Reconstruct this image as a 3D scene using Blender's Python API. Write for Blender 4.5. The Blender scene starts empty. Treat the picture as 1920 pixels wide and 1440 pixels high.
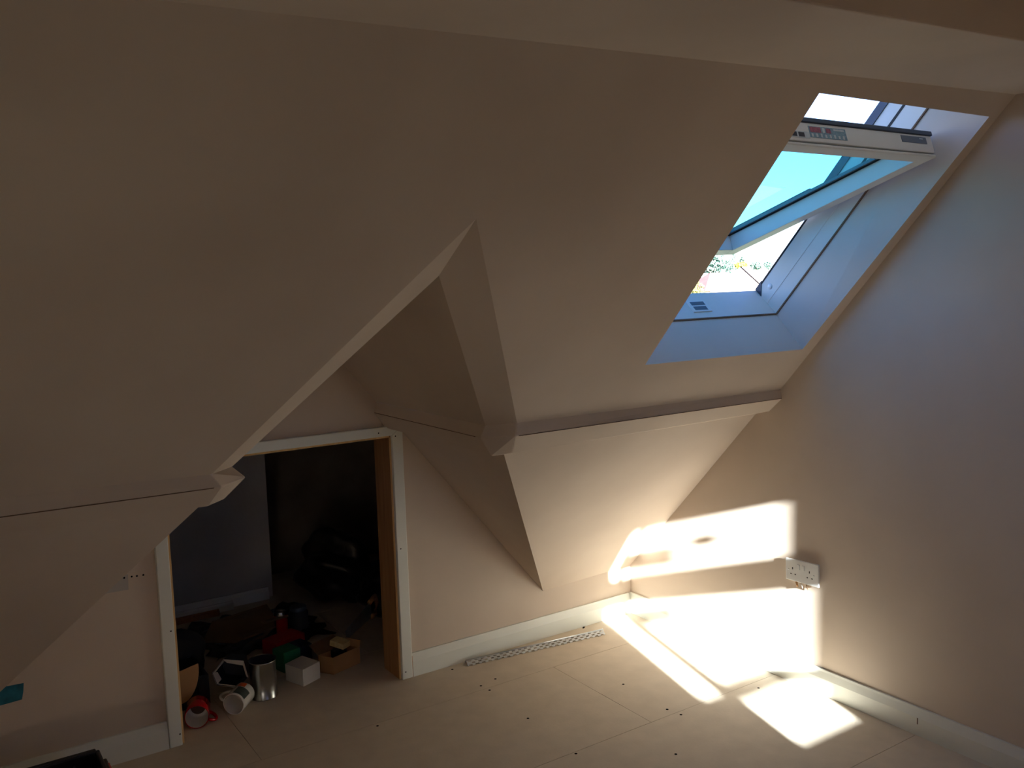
import bpy, bmesh, math, random
from mathutils import Vector, Matrix
from mathutils.geometry import tessellate_polygon
random.seed(7)
sc = bpy.context.scene
COL = sc.collection

# ------------------------------------------------------------------ camera
cam = bpy.data.cameras.new('camera')
cam.sensor_fit = 'HORIZONTAL'
cam.sensor_width = 36.0
cam.lens = 36.0 * 1708.64 / 1920.0
cam.clip_start = 0.02
cam.clip_end = 2000
cam_o = bpy.data.objects.new('camera', cam)
COL.objects.link(cam_o)
_r = (0.8310758, -0.5553895, -0.0292495)
_d = (-0.0859815, -0.0763458, -0.9933673)
_f = (0.5494727, 0.8280784, -0.1112024)
cam_o.matrix_world = Matrix(((_r[0], -_d[0], -_f[0], -2.7233),
                             (_r[1], -_d[1], -_f[1], -3.1506),
                             (_r[2], -_d[2], -_f[2], 1.55),
                             (0, 0, 0, 1)))
sc.camera = cam_o

# ------------------------------------------------------------------ light
SUN_DIR = Vector((0.28, 1.0, -0.345)).normalized()
world = bpy.data.worlds.new('sky_world')
sc.world = world
world.use_nodes = True
wn = world.node_tree
wn.nodes.clear()
_out = wn.nodes.new('ShaderNodeOutputWorld')
_bg = wn.nodes.new('ShaderNodeBackground')
_sky = wn.nodes.new('ShaderNodeTexSky')
_sky.sky_type = 'NISHITA'
_sky.sun_disc = False
_sky.sun_elevation = math.radians(18.4)
_sky.sun_rotation = math.pi + 0.273
_sky.air_density = 1.0
_sky.dust_density = 0.4
_sky.ozone_density = 3.0
_bg.inputs['Strength'].default_value = 0.70
_tint = wn.nodes.new('ShaderNodeMix')          # daylight white balance
_tint.data_type = 'RGBA'
_tint.blend_type = 'MULTIPLY'
_tint.inputs[0].default_value = 1.0
_tint.inputs[7].default_value = (0.86, 0.82, 1.12, 1)
wn.links.new(_sky.outputs[0], _tint.inputs[6])
wn.links.new(_tint.outputs[2], _bg.inputs[0])
wn.links.new(_bg.outputs[0], _out.inputs[0])
sun = bpy.data.lights.new('sun', 'SUN')
sun.energy = 78.0
sun.angle = 0.0105
sun.color = (0.98, 1.0, 1.03)
sun_o = bpy.data.objects.new('sun', sun)
COL.objects.link(sun_o)
sun_o.rotation_euler = SUN_DIR.to_track_quat('-Z', 'Y').to_euler()
sun_o.location = (-3, -9, 6)
vs = sc.view_settings
vs.view_transform = 'Standard'
vs.look = 'None'
vs.gamma = 1.0
vs.use_curve_mapping = False
vs.exposure = 0.0
sc.cycles.max_bounces = 14
sc.cycles.diffuse_bounces = 10
sc.cycles.transparent_max_bounces = 16
sc.cycles.caustics_reflective = False
sc.cycles.caustics_refractive = False
sc.cycles.sample_clamp_indirect = 8.0

# ------------------------------------------------------------------ materials
def srgb(r, g, b):
    f = lambda c: (c / 255 / 12.92) if c / 255 <= 0.04045 else ((c / 255 + 0.055) / 1.055) ** 2.4
    return (f(r), f(g), f(b), 1)

def mat(name, col, rough=0.7, var=0.06, scale=6.0, metal=0.0, bump=0.0, bscale=40.0, spec=0.35, stretch=None, col2=None, detail=5.0):
    m = bpy.data.materials.new(name)
    m.use_nodes = True
    nt = m.node_tree
    b = nt.nodes['Principled BSDF']
    b.inputs['Roughness'].default_value = rough
    b.inputs['Metallic'].default_value = metal
    b.inputs['Specular IOR Level'].default_value = spec
    tc = nt.nodes.new('ShaderNodeTexCoord')
    src = tc.outputs['Object']
    if stretch:
        mp = nt.nodes.new('ShaderNodeMapping')
        mp.inputs['Scale'].default_value = stretch
        nt.links.new(src, mp.inputs[0])
        src = mp.outputs[0]
    nz = nt.nodes.new('ShaderNodeTexNoise')
    nz.inputs['Scale'].default_value = scale
    nz.inputs['Detail'].default_value = detail
    nt.links.new(src, nz.inputs['Vector'])
    mx = nt.nodes.new('ShaderNodeMix')
    mx.data_type = 'RGBA'
    rp = nt.nodes.new('ShaderNodeMapRange')
    rp.inputs['From Min'].default_value = 0.3
    rp.inputs['From Max'].default_value = 0.7
    nt.links.new(nz.outputs[0], rp.inputs[0])
    nt.links.new(rp.outputs[0], mx.inputs[0])
    if col2 is None:
        lo = tuple(c * (1 - var) for c in col[:3]) + (1,)
        hi = tuple(min(1, c * (1 + var)) for c in col[:3]) + (1,)
    else:
        lo, hi = col, col2
    mx.inputs[6].default_value = lo
    mx.inputs[7].default_value = hi
    nt.links.new(mx.outputs[2], b.inputs['Base Color'])
    if bump:
        n2 = nt.nodes.new('ShaderNodeTexNoise')
        n2.inputs['Scale'].default_value = bscale
        n2.inputs['Detail'].default_value = 4
        nt.links.new(src, n2.inputs['Vector'])
        bp = nt.nodes.new('ShaderNodeBump')
        bp.inputs['Strength'].default_value = bump
        bp.inputs['Distance'].default_value = 0.01
        nt.links.new(n2.outputs[0], bp.inputs['Height'])
        nt.links.new(bp.outputs[0], b.inputs['Normal'])
    return m

def glass_mat(name, tint, gloss=0.08):
    m = bpy.data.materials.new(name)
    m.use_nodes = True
    nt = m.node_tree
    nt.nodes.clear()
    o = nt.nodes.new('ShaderNodeOutputMaterial')
    t = nt.nodes.new('ShaderNodeBsdfTransparent')
    t.inputs[0].default_value = tint
    g = nt.nodes.new('ShaderNodeBsdfGlossy')
    g.inputs['Roughness'].default_value = 0.01
    lw = nt.nodes.new('ShaderNodeLayerWeight')
    lw.inputs[0].default_value = 0.5
    pw = nt.nodes.new('ShaderNodeMath')
    pw.operation = 'POWER'
    pw.inputs[1].default_value = 5.0
    nt.links.new(lw.outputs['Facing'], pw.inputs[0])
    fr = nt.nodes.new('ShaderNodeMath')
    fr.operation = 'MULTIPLY_ADD'
    fr.inputs[1].default_value = 0.5
    fr.inputs[2].default_value = 0.03
    nt.links.new(pw.outputs[0], fr.inputs[0])
    mx = nt.nodes.new('ShaderNodeMixShader')
    nt.links.new(fr.outputs[0], mx.inputs[0])
    nt.links.new(t.outputs[0], mx.inputs[1])
    nt.links.new(g.outputs[0], mx.inputs[2])
    nt.links.new(mx.outputs[0], o.inputs[0])
    return m

PLASTER = mat('fresh_plaster', srgb(197, 182, 167), 0.85, scale=1.3, bump=0.12, bscale=9, spec=0.15, col2=srgb(217, 203, 188), detail=7)
LINE_BROWN = mat('line_brown', srgb(128, 106, 90), 0.9, var=0.2, spec=0.0)  # brown for painted crack and gap shadows, also the scuff
REVEAL = mat('reveal_plaster', srgb(216, 210, 204), 0.85, var=0.04, scale=3, bump=0.1, bscale=14, spec=0.15)
CHIP = mat('chipboard', srgb(206, 194, 176), 0.75, var=0.05, scale=14, bump=0.05, bscale=120, spec=0.25, detail=8)
PRIMED = mat('primed_board', srgb(226, 229, 222), 0.5, var=0.03, scale=5, spec=0.4)
FRAMEW = mat('window_white_paint', srgb(226, 226, 222), 0.4, var=0.03, scale=8)
PINE = mat('raw_pine', srgb(205, 165, 112), 0.65, scale=5, stretch=(14, 14, 0.8), col2=srgb(226, 190, 136), bump=0.05)
PINE_D = mat('lining_timber', srgb(168, 122, 84), 0.65, scale=5, stretch=(14, 14, 0.8), col2=srgb(190, 146, 104), bump=0.05)
CLAD = mat('dark_cladding', srgb(66, 74, 88), 0.35, var=0.05, metal=0.4)
GASKET = mat('black_gasket', srgb(22, 24, 28), 0.5, var=0.1)
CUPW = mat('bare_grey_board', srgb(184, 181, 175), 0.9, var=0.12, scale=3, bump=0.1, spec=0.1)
SHADED_BOARD = mat('shaded_grey_board', srgb(140, 136, 132), 0.95, var=0.25, scale=4, spec=0.0)  # darker board colour, stands in for shade at the cupboard's right
PLASTIC = mat('white_plastic', srgb(228, 230, 230), 0.3, var=0.02, spec=0.5)
DARKHOLE = mat('hole_black', srgb(18, 16, 15), 0.9, var=0.1, spec=0.0)
GALV = mat('dull_zinc', srgb(190, 192, 192), 0.45, var=0.08, metal=0.35, scale=30)
STEEL = mat('galvanised_steel', srgb(196, 200, 202), 0.28, var=0.08, metal=0.9, scale=30)
TINM = mat('tin_plate', srgb(176, 176, 172), 0.25, var=0.1, metal=1.0, scale=12)
BLACKP = mat('black_plastic', srgb(20, 20, 21), 0.45, var=0.15, spec=0.4)
REDP = mat('red_plastic', srgb(170, 26, 24), 0.4, var=0.1)
GREENC = mat('green_card', srgb(40, 128, 92), 0.6, var=0.1)
CARD = mat('brown_card', srgb(176, 134, 92), 0.8, var=0.1, scale=8)
CARD2 = mat('dull_card', srgb(120, 94, 66), 0.85, var=0.12, scale=6)
CARDW = mat('white_card', srgb(222, 220, 212), 0.7, var=0.04)
CERW = mat('white_glaze', srgb(226, 224, 216), 0.15, var=0.03, spec=0.5)
CERR = mat('red_glaze', srgb(176, 14, 20), 0.15, var=0.08, spec=0.5)
TEA = mat('tea_stain', srgb(92, 62, 44), 0.4, var=0.2)
TEAL = mat('teal_tape', srgb(44, 128, 150), 0.6, scale=30, col2=srgb(26, 84, 104))
GREYP = mat('pale_filler', srgb(186, 182, 178), 0.8, var=0.05)
DGREY = mat('dark_grey_sack', srgb(62, 62, 64), 0.85, var=0.2, bump=0.3, bscale=20)
SHEETB = mat('black_sack', srgb(16, 16, 18), 0.35, var=0.2, bump=0.4, bscale=14)
NAVY = mat('navy_plastic', srgb(34, 38, 52), 0.4, var=0.15)
WOODBLK = mat('pale_wood', srgb(214, 196, 142), 0.6, scale=6, stretch=(1, 18, 18), col2=srgb(196, 172, 116))
PRINTD = mat('mug_print_dark', srgb(70, 78, 70), 0.3, var=0.4, scale=60)
PRINTO = mat('mug_print_orange', srgb(214, 92, 40), 0.3, var=0.2, scale=60)
STICK_R = mat('sticker_red', srgb(150, 84, 100), 0.5, var=0.35, scale=160)
STICK_B = mat('sticker_blue', srgb(126, 156, 172), 0.5, var=0.3, scale=220)
STICK_D = mat('sticker_dark', srgb(48, 48, 54), 0.5, var=0.4, scale=200)
STICK_W = mat('sticker_white', srgb(200, 208, 210), 0.5, var=0.08, scale=120)
PLATE = mat('grey_data_plate', srgb(104, 112, 122), 0.4, var=0.1, metal=0.3)
GLASS = glass_mat('coated_glass', (0.46, 0.90, 0.91, 1))
CLEAR = glass_mat('clear_glass', (0.93, 0.95, 0.94, 1))
SLATE = mat('roof_tile', srgb(186, 166, 150), 0.8, var=0.1, scale=3)
REDTILE = mat('red_roof_tile', srgb(112, 76, 72), 0.8, var=0.12, scale=2)
LEAD = mat('ridge_tile', srgb(44, 36, 30), 0.8, var=0.1)
RENDERM = mat('pale_render', srgb(200, 190, 176), 0.8, var=0.05)
LEAF1 = mat('conifer_green', srgb(62, 92, 80), 0.8, scale=1.5, col2=srgb(96, 124, 108))
LEAF2 = mat('yellow_leaf', srgb(150, 148, 50), 0.8, scale=2.0, col2=srgb(188, 178, 70))
LEAF3 = mat('olive_leaf', srgb(84, 96, 50), 0.8, scale=3.0, col2=srgb(150, 142, 84))
BARK = mat('bark', srgb(84, 70, 58), 0.9, var=0.2)
GRASSM = mat('far_grass', srgb(96, 108, 72), 0.9, var=0.2, scale=0.05)
OUTROOF = mat('outer_roof', srgb(96, 80, 72), 0.85, var=0.1)

# ------------------------------------------------------------------ mesh helpers
def link(name, me, m, parent=None, smooth=False):
    o = bpy.data.objects.new(name, me)
    COL.objects.link(o)
    for mm in (m if isinstance(m, (list, tuple)) else [m]):
        me.materials.append(mm)
    if smooth:
        for p in me.polygons:
            p.use_smooth = True
    if parent:
        o.parent = parent
        o.matrix_parent_inverse = Matrix.Identity(4)
        o.matrix_basis = parent_world(parent).inverted()
    return o

def parent_world(p):
    m = p.matrix_basis.copy()
    q = p.parent
    while q:
        m = q.matrix_basis @ m
        q = q.parent
    return m

def poly(name, verts, faces, m, parent=None, smooth=False, bevel=0.0, solid=0.0):
    me = bpy.data.meshes.new(name)
    me.from_pydata([tuple(v) for v in verts], [], faces)
    me.update()
    o = link(name, me, m, parent, smooth)
    if solid:
        s = o.modifiers.new('solid', 'SOLIDIFY')
        s.thickness = solid
        s.offset = 0
    if bevel:
        b = o.modifiers.new('bevel', 'BEVEL')
        b.width = bevel
        b.segments = 2
        b.limit_method = 'ANGLE'
    return o

def from_bm(name, bm, m, parent=None, smooth=False, bevel=0.0, seg=2):
    bmesh.ops.recalc_face_normals(bm, faces=bm.faces[:])
    me = bpy.data.meshes.new(name)
    bm.to_mesh(me)
    bm.free()
    o = link(name, me, m, parent, smooth)
    if bevel:
        b = o.modifiers.new('bevel', 'BEVEL')
        b.width = bevel
        b.segments = seg
        b.limit_method = 'ANGLE'
    return o

def bm_box(bm, lo, hi, M=None):
    v = []
    for z in (lo[2], hi[2]):
        for y in (lo[1], hi[1]):
            for x in (lo[0], hi[0]):
                p = Vector((x, y, z))
                v.append(bm.verts.new(M @ p if M else p))
    for f in ((0, 2, 3, 1), (4, 5, 7, 6), (0, 1, 5, 4), (2, 6, 7, 3), (0, 4, 6, 2), (1, 3, 7, 5)):
        bm.faces.new([v[i] for i in f])

def box(name, lo, hi, m, parent=None, M=None, bevel=0.0):
    bm = bmesh.new()
    bm_box(bm, lo, hi, M)
    return from_bm(name, bm, m, parent, bevel=bevel)

def bm_prism(bm, pts, vec, M=None):
    n = len(pts)
    a = [bm.verts.new(M @ Vector(p) if M else Vector(p)) for p in pts]
    b = [bm.verts.new(M @ (Vector(p) + Vector(vec)) if M else Vector(p) + Vector(vec)) for p in pts]
    bm.faces.new(a[::-1])
    bm.faces.new(b)
    for i in range(n):
        bm.faces.new((a[i], a[(i + 1) % n], b[(i + 1) % n], b[i]))

def prism(name, pts, vec, m, parent=None, M=None, bevel=0.0):
    bm = bmesh.new()
    bm_prism(bm, pts, vec, M)
    return from_bm(name, bm, m, parent, bevel=bevel)

def bm_lathe(bm, prof, n=32, M=None, closed=False):
    rings = []
    for r, z in prof:
        if r < 1e-6:
            p = Vector((0, 0, z))
            rings.append([bm.verts.new(M @ p if M else p)])
        else:
            ring = []
            for i in range(n):
                t = 2 * math.pi * i / n
                p = Vector((r * math.cos(t), r * math.sin(t), z))
                ring.append(bm.verts.new(M @ p if M else p))
            rings.append(ring)
    for a, b in zip(rings[:-1], rings[1:]):
        for i in range(n):
            j = (i + 1) % n
            if len(a) == 1 and len(b) == 1:
                continue
            if len(a) == 1:
                bm.faces.new((a[0], b[i], b[j]))
            elif len(b) == 1:
                bm.faces.new((a[i], a[j], b[0]))
            else:
                bm.faces.new((a[i], a[j], b[j], b[i]))

def lathe(name, prof, m, parent=None, M=None, n=32, smooth=True):
    bm = bmesh.new()
    bm_lathe(bm, prof, n, M)
    o = from_bm(name, bm, m, parent, smooth=False)
    for p in o.data.polygons:
        p.use_smooth = smooth
    return o

def bm_tube(bm, pts, r, n=10, M=None, closed=False):
    pts = [Vector(p) for p in pts]
    rings = []
    N = len(pts)
    for i, p in enumerate(pts):
        a = pts[i - 1] if i > 0 else (pts[-1] if closed else p)
        b = pts[i + 1] if i < N - 1 else (pts[0] if closed else p)
        t = (b - a).normalized()
        up = Vector((0, 0, 1)) if abs(t.z) < 0.9 else Vector((1, 0, 0))
        s = t.cross(up).normalized()
        u = s.cross(t)
        rr = r[i] if isinstance(r, (list, tuple)) else r
        ring = []
        for k in range(n):
            c = 2 * math.pi * k / n
            q = p + s * (rr * math.cos(c)) + u * (rr * math.sin(c))
            ring.append(bm.verts.new(M @ q if M else q))
        rings.append(ring)
    for i in range(N - 1):
        for k in range(n):
            bm.faces.new((rings[i][k], rings[i][(k + 1) % n], rings[i + 1][(k + 1) % n], rings[i + 1][k]))
    bm.faces.new(rings[0][::-1])
    bm.faces.new(rings[-1])

def tube(name, pts, r, m, parent=None, n=10, M=None):
    bm = bmesh.new()
    bm_tube(bm, pts, r, n, M)
    o = from_bm(name, bm, m, parent)
    for p in o.data.polygons:
        p.use_smooth = True
    return o

def structure(o):
    o['kind'] = 'structure'
    return o

def empty(name, loc=(0, 0, 0), M=None):
    o = bpy.data.objects.new(name, None)
    COL.objects.link(o)
    if M is not None:
        o.matrix_basis = M
    else:
        o.location = loc
    o.empty_display_size = 0.05
    return o

def thing(name, label, cat, loc=(0, 0, 0), group=None):
    o = empty(name, loc)
    o['label'] = label
    o['category'] = cat
    if group:
        o['group'] = group
    return o

def tag(o, label, cat, group=None):
    o['label'] = label
    o['category'] = cat
    if group:
        o['group'] = group
    return o

def fill(name, outer, holes, m, parent=None):
    """flat polygon with holes; all loops are lists of 3D points"""
    loops = [outer] + holes
    tris = tessellate_polygon([[Vector(p) for p in l] for l in loops])
    flat = [p for l in loops for p in l]
    return poly(name, flat, [tuple(t) for t in tris], m, parent)

# ================================================================== SHELL
XL, YB, ZC = -5.2, -4.6, 2.42          # left wall, rear wall, flat ceiling behind
# --- roof-slope frame : a runs up the slope, o points out through the roof
W0 = Vector((0, -1.0208, 1.2805))
UA = Vector((0, -0.67402, 0.73872))
UO = Vector((0, 0.73872, 0.67402))
def S(x, a, o=0.0):
    return Vector((x, W0.y, W0.z)) + UA * a + UO * o

# corner points shared by the slope, the purlin boxing and the recess
P0 = Vector((-1.6421, -1.3967, 1.6925))
aR, nR, cR, dR = Vector((-1.2016, -.8788, 1.1248)), Vector((-1.2087, -.8799, 1.0848)), Vector((-1.1727, -.8053, 1.0187)), Vector((-1.165, -.7439, 1.0038))
aW, nW, cW, dW = Vector((0, -.8716, 1.1169)), Vector((0, -.8805, 1.0853)), Vector((0, -.8184, 1.0303)), Vector((0, -.7527, 1.0131))
aL, nL, cL, dL = Vector((-2.1106, -.8486, 1.0916)), Vector((-2.0869, -.846, 1.0548)), Vector((-2.107, -.779, .9954)), Vector((-2.1179, -.725, .984))
aM, nM, cM, dM = Vector((-2.578, -.8619, 1.1063)), Vector((-2.581, -.8536, 1.0615)), Vector((-2.5806, -.7968, 1.0111)), Vector((-2.58, -.743, 1.000))
def lext(p): return Vector((XL, p.y - .004, p.z + .004))
aX, nX, cX, dX = lext(aM), lext(nM), lext(cM), lext(dM)
# recess planes (they hold the Y direction)
zR = lambda x: .2062 + 1.2046 * (-.5027 - x)
zL = lambda x: .2062 + 1.236 * (x + 2.739)
pr = Vector((-1.6353, -1.205, 1.5702))                    # ridge end of the recess
aR2, nR2, cR2 = Vector((-1.2541, -.7804, 1.1111)), Vector((-1.2670, -.7700, 1.0730)), Vector((-1.2204, -.7580, 1.008))
aL2, nL2, cL2 = Vector((-2.0171, -.7041, 1.0756)), Vector((-1.9945, -.7475, 1.050)), Vector((-2.0486, -.724, .995))
# ceiling crease
def crease(x):
    z = 2.0448 + .0236 * x
    a = (z - W0.z) / UA.z
    return Vector((x, W0.y + UA.y * a, z))
c0, c1 = crease(XL), crease(0)
e0, e1 = Vector((XL, -2.035, c0.z)), Vector((0, -2.099, c1.z))

WX0, WX1, WA0, WA1 = -.8098, -.054, 0.0, .957
hole = [S(WX0, WA0), S(-.0594, WA0), S(-.0440, WA1), S(WX0, WA1)]
structure(fill('ceiling', [c1, aW, aR, P0, aL, aM, aX, c0], [hole], PLASTER))
structure(poly('ceiling_boxing', [c0, c1, e1, e0, Vector((XL, -2.035, ZC)), Vector((0, -2.099, ZC))],
               [(0, 1, 2, 3), (3, 2, 5, 4)], PLASTER, bevel=.004))
structure(poly('ceiling_flat', [(XL, -2.03, ZC), (0, -2.095, ZC), (0, YB, ZC), (XL, YB, ZC)], [(0, 1, 2, 3)], PLASTER))
# lower slope under the purlin
kR, kW = Vector((-.5027, 0, .2062)), Vector((0, 0, .2212))
kL, kX = Vector((-2.739, 0, .2062)), Vector((XL, 0, .2062))
structure(poly('ceiling_lower', [dR, dW, kW, kR], [(0, 1, 2), (0, 2, 3)], PLASTER))
structure(poly('ceiling_lower', [dL, dM, dX, kX, kL], [(0, 1, 4), (1, 2, 3, 4)], PLASTER))
# purlin boxing, plastered, with its mitred returns into the recess
structure(poly('trim_1', [aW, nW, cW, dW, aR, nR, cR, dR, aR2, nR2, cR2,
                          Vector((aR2.x, .02, aR2.z)), Vector((nR2.x, .02, nR2.z)), Vector((cR2.x, .02, cR2.z)), Vector((-1.165, .02, 1.0038))],
               [(0, 4, 5, 1), (1, 5, 6, 2), (2, 6, 7, 3), (4, 8, 9, 5), (5, 9, 10, 6), (6, 10, 7),
                (8, 11, 12, 9), (9, 12, 13, 10), (10, 13, 14, 7)], PLASTER, bevel=.004))
structure(poly('trim_2', [aX, nX, cX, dX, aM, nM, cM, dM, aL, nL, cL, dL, aL2, nL2, cL2,
                          Vector((aL2.x, .02, aL2.z)), Vector((nL2.x, .02, nL2.z)), Vector((cL2.x, .02, cL2.z)), Vector((-2.1179, .02, .984))],
               [(0, 4, 5, 1), (1, 5, 6, 2), (2, 6, 7, 3), (4, 8, 9, 5), (5, 9, 10, 6), (6, 10, 11, 7),
                (8, 12, 13, 9), (9, 13, 14, 10), (10, 14, 11), (12, 15, 16, 13), (13, 16, 17, 14), (14, 17, 18, 11)], PLASTER, bevel=.004))
# valley boards of the recess
def patch(name, a, b, c, d, m, n=12):
    vs, fs = [], []
    for i in range(n + 1):
        for j in range(n + 1):
            u, v = i / n, j / n
            vs.append(a.lerp(b, u).lerp(d.lerp(c, u), v))
    for i in range(n):
        for j in range(n):
            k = i * (n + 1) + j
            fs.append((k, k + n + 1, k + n + 2, k + 1))
    return poly(name, vs, fs, m, smooth=True)
structure(patch('trim_3', P0, pr, aR2, aR, PLASTER))
structure(patch('trim_4', P0, aL, aL2, pr, PLASTER))
# crack line along the purlin nose, its shadow painted as a dark tube
tube('crack_shadow_line', [nR + Vector((.012, -.0004, 0)), nW + Vector((-.002, -.0004, 0))], .0011, LINE_BROWN, bpy.data.objects['trim_1'], n=6)
tube('crack_shadow_line', [nX + Vector((0, -.0004, 0)), nM + Vector((0, -.0004, 0)), nL + Vector((-.02, -.0004, 0))], .0013, LINE_BROWN, bpy.data.objects['trim_2'], n=6)
tube('crack_shadow_line', [nR2 + Vector((-.0006, .03, 0)), Vector((nR2.x - .0006, -.01, nR2.z))], .0011, LINE_BROWN, bpy.data.objects['trim_1'], n=6)
# recess slopes
wy = 0.02
structure(poly('ceiling_recess', [kR, dR, Vector((-1.165, wy, zR(-1.165))), aR2, pr, Vector((pr.x, wy, pr.z)), Vector((aR2.x, wy, zR(aR2.x))), Vector((kR.x, wy, kR.z))],
               [(0, 1, 2, 7), (3, 4, 5, 6)], PLASTER))
structure(poly('ceiling_recess', [kL, dL, Vector((-2.1179, wy, zL(-2.1179))), aL2, pr, Vector((pr.x, wy, pr.z)), Vector((aL2.x, wy, zL(aL2.x))), Vector((kL.x, wy, kL.z))],
               [(0, 1, 2, 7), (3, 4, 5, 6)], PLASTER))

# knee wall with the cupboard doorway
DX0, DX1, DZ = -2.0400, -1.2112, .985
wf = structure(poly('wall_front', [(XL, 0, 0), (DX0, 0, 0), (DX0, 0, DZ), (DX1, 0, DZ), (DX1, 0, 0), (0, 0, 0), (0, 0, .2212), (-.5027, 0, .2062),
        (pr.x, 0, pr.z), (-2.739, 0, .2062), (XL, 0, .2062)],
        [(0, 1, 9, 10), (1, 2, 9), (2, 8, 9), (2, 3, 8), (3, 7, 8), (3, 4, 7), (4, 5, 6, 7)], PLASTER))
# right (party) wall
structure(poly('wall_right', [(0, .0, 0), (0, YB, 0), (0, YB, ZC + .1), (0, -2.099, ZC + .1), (0, c1.y + .0, c1.z + .02), aW + Vector((0, .05, .02)), dW + Vector((0, .06, .02)), kW + Vector((0, .0, .02)), (0, -2.099, c1.z)],
               [(0, 1, 2, 3, 8, 4, 5, 6, 7)], PLASTER))
structure(poly('wall_left', [(XL, 0, 0), (XL, YB, 0), (XL, YB, ZC + .1), (XL, -2.03, ZC + .1), (XL, -2.03, 2.0), (XL, -1.5, 1.95), (XL, -.7, 1.05), (XL, 0, .25)],
               [(7, 6, 5, 4, 3, 2, 1, 0)], PLASTER))
# outer roof covering (keeps daylight out of the joints)
ro = .30
def roof_hole(o): return [S(-.80, .0, o), S(-.045, .0, o), S(-.045, .93, o), S(-.80, .93, o)]
structure(fill('roof_covering', [S(.3, -.15, ro), S(.3, 1.9, ro), S(-.98, 1.9, ro), S(-.98, -.15, ro)], [roof_hole(ro)], OUTROOF))

# rear wall with the casement that lets the sun in
GX0, GX1 = -4.75, -3.85
RX0, RX1, RZ0, RZ1 = -1.452, -1.004, 1.150, 1.966
structure(fill('wall_rear', [(XL, YB, 0), (0, YB, 0), (0, YB, ZC + .1), (XL, YB, ZC + .1)],
               [[(RX0 - .04, YB, RZ0 - .04), (RX1 + .04, YB, RZ0 - .04), (RX1 + .04, YB, RZ1 + .04), (RX0 - .04, YB, RZ1 + .04)],
                [(GX0, YB, .02), (GX1, YB, .02), (GX1, YB, 2.04), (GX0, YB, 2.04)]], PLASTER))
# unseen rear door, added to throw fill light to the far left
d2 = structure(empty('fill_door', (GX0 + .4, YB, 0)))
box('door_stile', (GX0, YB - .02, .02), (GX0 + .11, YB + .02, 2.04), FRAMEW, d2)
box('door_stile', (GX1 - .11, YB - .02, .02), (GX1, YB + .02, 2.04), FRAMEW, d2)
box('door_rail', (GX0 + .11, YB - .02, .02), (GX1 - .11, YB + .02, .16), FRAMEW, d2)
box('door_panel', (GX0 + .11, YB - .02, .42), (GX1 - .11, YB + .02, 2.04), FRAMEW, d2)
box('pane', (GX0 + .11, YB - .002, .16), (GX1 - .11, YB + .002, .42), CLEAR, d2)
w2 = structure(empty('window_2', (-1.22, YB, 1.15)))
def bar(name, x0, x1, z0, z1, m=FRAMEW, par=w2, y0=-.010, y1=.010):
    return box(name, (x0, YB + y0, z0), (x1, YB + y1, z1), m, par)
bar('frame_side', RX0 - .06, RX0, RZ0 - .06, RZ1 + .06)
bar('frame_side', RX1, RX1 + .06, RZ0 - .06, RZ1 + .06)
bar('frame_head', RX0, RX1, RZ1, RZ1 + .06)
bar('frame_sill', RX0, RX1, RZ0 - .06, RZ0)
bar('transom', RX0, RX1, 1.624, 1.757)
bar('top_light_side', RX1 - .034, RX1, 1.757, RZ1)
bar('glazing_bar', -1.320, RX1, 1.258, 1.314, y0=-.006, y1=.006)
bar('lower_panel', RX0, -1.326, RZ0, 1.296, y0=-.006, y1=.006)
bar('mullion', -1.358, -1.310, RZ0, 1.624, y0=-.006, y1=.006)
bar('top_light_side', RX0, -1.402, 1.757, RZ1, y0=-.006, y1=.006)
bar('mullion', -1.364, -1.336, 1.757, RZ1, y0=-.006, y1=.006)
bar('stay', -1.364, -1.196, 1.778, 1.864, CLAD, y0=.008, y1=.018)
bar('stay', -1.330, -1.205, 1.515, 1.592, CLAD, y0=.008, y1=.018)
bar('shade_tab', -1.183, -1.127, 1.842, 1.894, STICK_B, y0=.006, y1=.008)  # small blocker added on the pane to cast a blob of shadow
bar('pane', RX0, RX1, RZ0, RZ1, CLEAR, y0=-.002, y1=.002)

# ------------------------------------------------------------------ cupboard behind the knee wall
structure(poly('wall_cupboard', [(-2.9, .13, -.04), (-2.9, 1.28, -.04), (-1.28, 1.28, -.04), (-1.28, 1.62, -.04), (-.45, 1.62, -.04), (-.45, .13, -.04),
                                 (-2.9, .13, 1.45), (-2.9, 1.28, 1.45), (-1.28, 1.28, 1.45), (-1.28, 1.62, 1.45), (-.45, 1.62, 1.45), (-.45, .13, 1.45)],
               [(0, 1, 7, 6), (1, 2, 8, 7), (2, 3, 9, 8), (3, 4, 10, 9), (4, 5, 11, 10), (6, 7, 8, 11), (8, 9, 10, 11)], [CUPW, SHADED_BOARD]))
for k_ in (2, 3, 4, 6): bpy.data.objects['wall_cupboard'].data.polygons[k_].material_index = 1  # set-back faces added and darkened where the back wall falls into shade
structure(fill('wall_stud', [(-2.9, .131, 0), (DX0 - .012, .131, 0), (DX0 - .012, .131, DZ + .012), (DX1 + .012, .131, DZ + .012), (DX1 + .012, .131, 0), (-.45, .131, 0), (-.45, .131, 1.45), (-2.9, .131, 1.45)], [], CUPW))

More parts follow.
